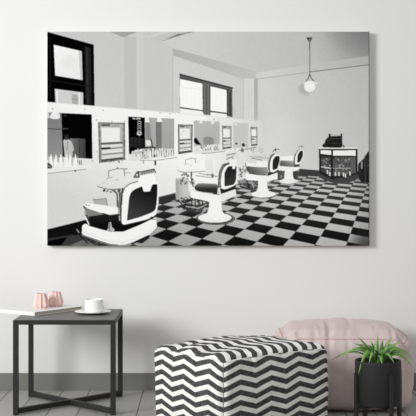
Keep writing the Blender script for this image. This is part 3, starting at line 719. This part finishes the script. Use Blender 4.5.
obj('soil', lathe([(0, .190), (.05, .192), (.096, .187), (.096, .182), (0, .182)], 40), mat('dark_soil', (50, 42, 36), 0.95, 0.1, 1.0, 120), plant)

def leaf_mat():
    m = mat('green_leaf', (96, 150, 62), 0.42, 0.4)
    nt = m.node_tree; N = nt.nodes.new; Lk = nt.links.new
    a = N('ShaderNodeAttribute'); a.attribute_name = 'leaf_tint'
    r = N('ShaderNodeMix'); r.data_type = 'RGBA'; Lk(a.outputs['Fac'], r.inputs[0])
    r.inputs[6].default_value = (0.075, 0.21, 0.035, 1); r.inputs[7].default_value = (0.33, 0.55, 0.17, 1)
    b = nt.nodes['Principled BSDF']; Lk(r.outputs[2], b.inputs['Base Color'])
    return m
def foliage():
    bm = bmesh.new(); tint = bm.verts.layers.float.new('leaf_tint'); rr = random.Random(5)
    # tips (x, y towards the back, height over the soil), arch height, width
    tips = [(0, .01, .122, 0, .030), (-.094, .03, .118, .01, .026), (.070, .03, .116, .01, .028), (-.117, .0, .088, .02, .030), (.111, .01, .095, .02, .028),
            (.108, -.03, .062, .035, .030), (-.130, -.02, .060, .035, .030), (-.172, .01, .020, .06, .024), (-.212, .03, .004, .055, .020), (.156, .01, .026, .055, .026),
            (.152, -.04, -.014, .06, .026), (-.102, -.07, -.048, .095, .034), (.004, -.095, -.004, .05, .034), (.048, -.02, .076, .02, .032), (-.052, -.02, .084, .02, .032),
            (.028, .03, .104, .005, .026), (-.028, .03, .098, .005, .026), (.085, .08, .07, .03, .026), (-.085, .08, .07, .03, .026), (.0, .1, .07, .03, .026),
            (.060, -.085, .006, .055, .030), (-.055, -.09, .010, .055, .030), (.135, .07, .03, .04, .022), (-.135, .07, .04, .04, .022), (.022, -.05, .055, .03, .032), (-.024, -.05, .050, .03, .032),
            (.172, .05, .006, .05, .020), (-.075, -.02, .10, .01, .026), (.09, .0, .078, .02, .026)]
    for tx, ty, tz, arch, wd in tips:
        az = math.atan2(ty, tx) if abs(tx) + abs(ty) > .03 else rr.uniform(0, 6.28)
        p0 = Vector((.02 * math.cos(az), .02 * math.sin(az), .186)); p2 = Vector((tx, ty, tz + .19))
        p1 = (p0 + p2) / 2 + Vector((-tx * .08, -ty * .08, arch * 1.5 + .012))
        n = 16; rows = []; tb = rr.uniform(.1, .85); hint = Vector((-.35 * tx / .1, -.62, .78)).normalized()
        for i in range(n + 1):
            t = i / n
            p = p0 * (1 - t) ** 2 + p1 * 2 * t * (1 - t) + p2 * t * t
            d = ((p1 - p0) * 2 * (1 - t) + (p2 - p1) * 2 * t).normalized()
            side = d.cross(hint).normalized(); nn = side.cross(d).normalized()
            if nn.dot(hint) < 0: nn = -nn
            w_ = .88 * wd * (0.55 + 1.5 * t * (1 - t)) * (1 - t ** 2.6) + .0005
            row = [p - side * w_ / 2 + nn * w_ * .18, p, p + side * w_ / 2 + nn * w_ * .18, p - nn * (.002 * (1 - t) + .0003)]
            vs = [bm.verts.new(q_) for q_ in row]
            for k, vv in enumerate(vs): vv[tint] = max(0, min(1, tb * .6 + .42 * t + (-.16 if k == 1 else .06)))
            rows.append(vs)
        for r0, r1 in zip(rows, rows[1:]):
            for a, b2 in ((0, 1), (1, 2), (2, 3), (3, 0)): bm.faces.new((r0[a], r0[b2], r1[b2], r1[a]))
        bm.faces.new(rows[0]); bm.faces.new(rows[-1])
    return bm
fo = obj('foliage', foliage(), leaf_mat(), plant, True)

# ------------------------------------------------------------------ light
def area(name, loc, target, size, power, color=(1, 1, 1), sizey=None):
    l = bpy.data.lights.new(name, 'AREA'); l.energy = power; l.size = size; l.color = color
    if sizey: l.shape = 'RECTANGLE'; l.size_y = sizey
    o = bpy.data.objects.new(name, l); C.collection.objects.link(o); o.location = loc
    o.rotation_euler = (Vector(target) - Vector(loc)).to_track_quat('-Z', 'Y').to_euler(); return o
key = area('daylight_from_left', (-4.5, 1.4, 2.65), (0.2, 5.98, 1.25), 2.0, 73, (1, 1, 1))
key.data.spread = math.radians(85)
wd = bpy.data.worlds.new('room_light'); C.world = wd; wd.use_nodes = True
bg = wd.node_tree.nodes['Background']; bg.inputs[0].default_value = (1.0, 1.0, 0.995, 1); bg.inputs[1].default_value = 0.53

C.view_settings.view_transform = 'Standard'; C.view_settings.look = 'None'
C.view_settings.gamma = 1; C.view_settings.exposure = 0; C.view_settings.use_curve_mapping = False
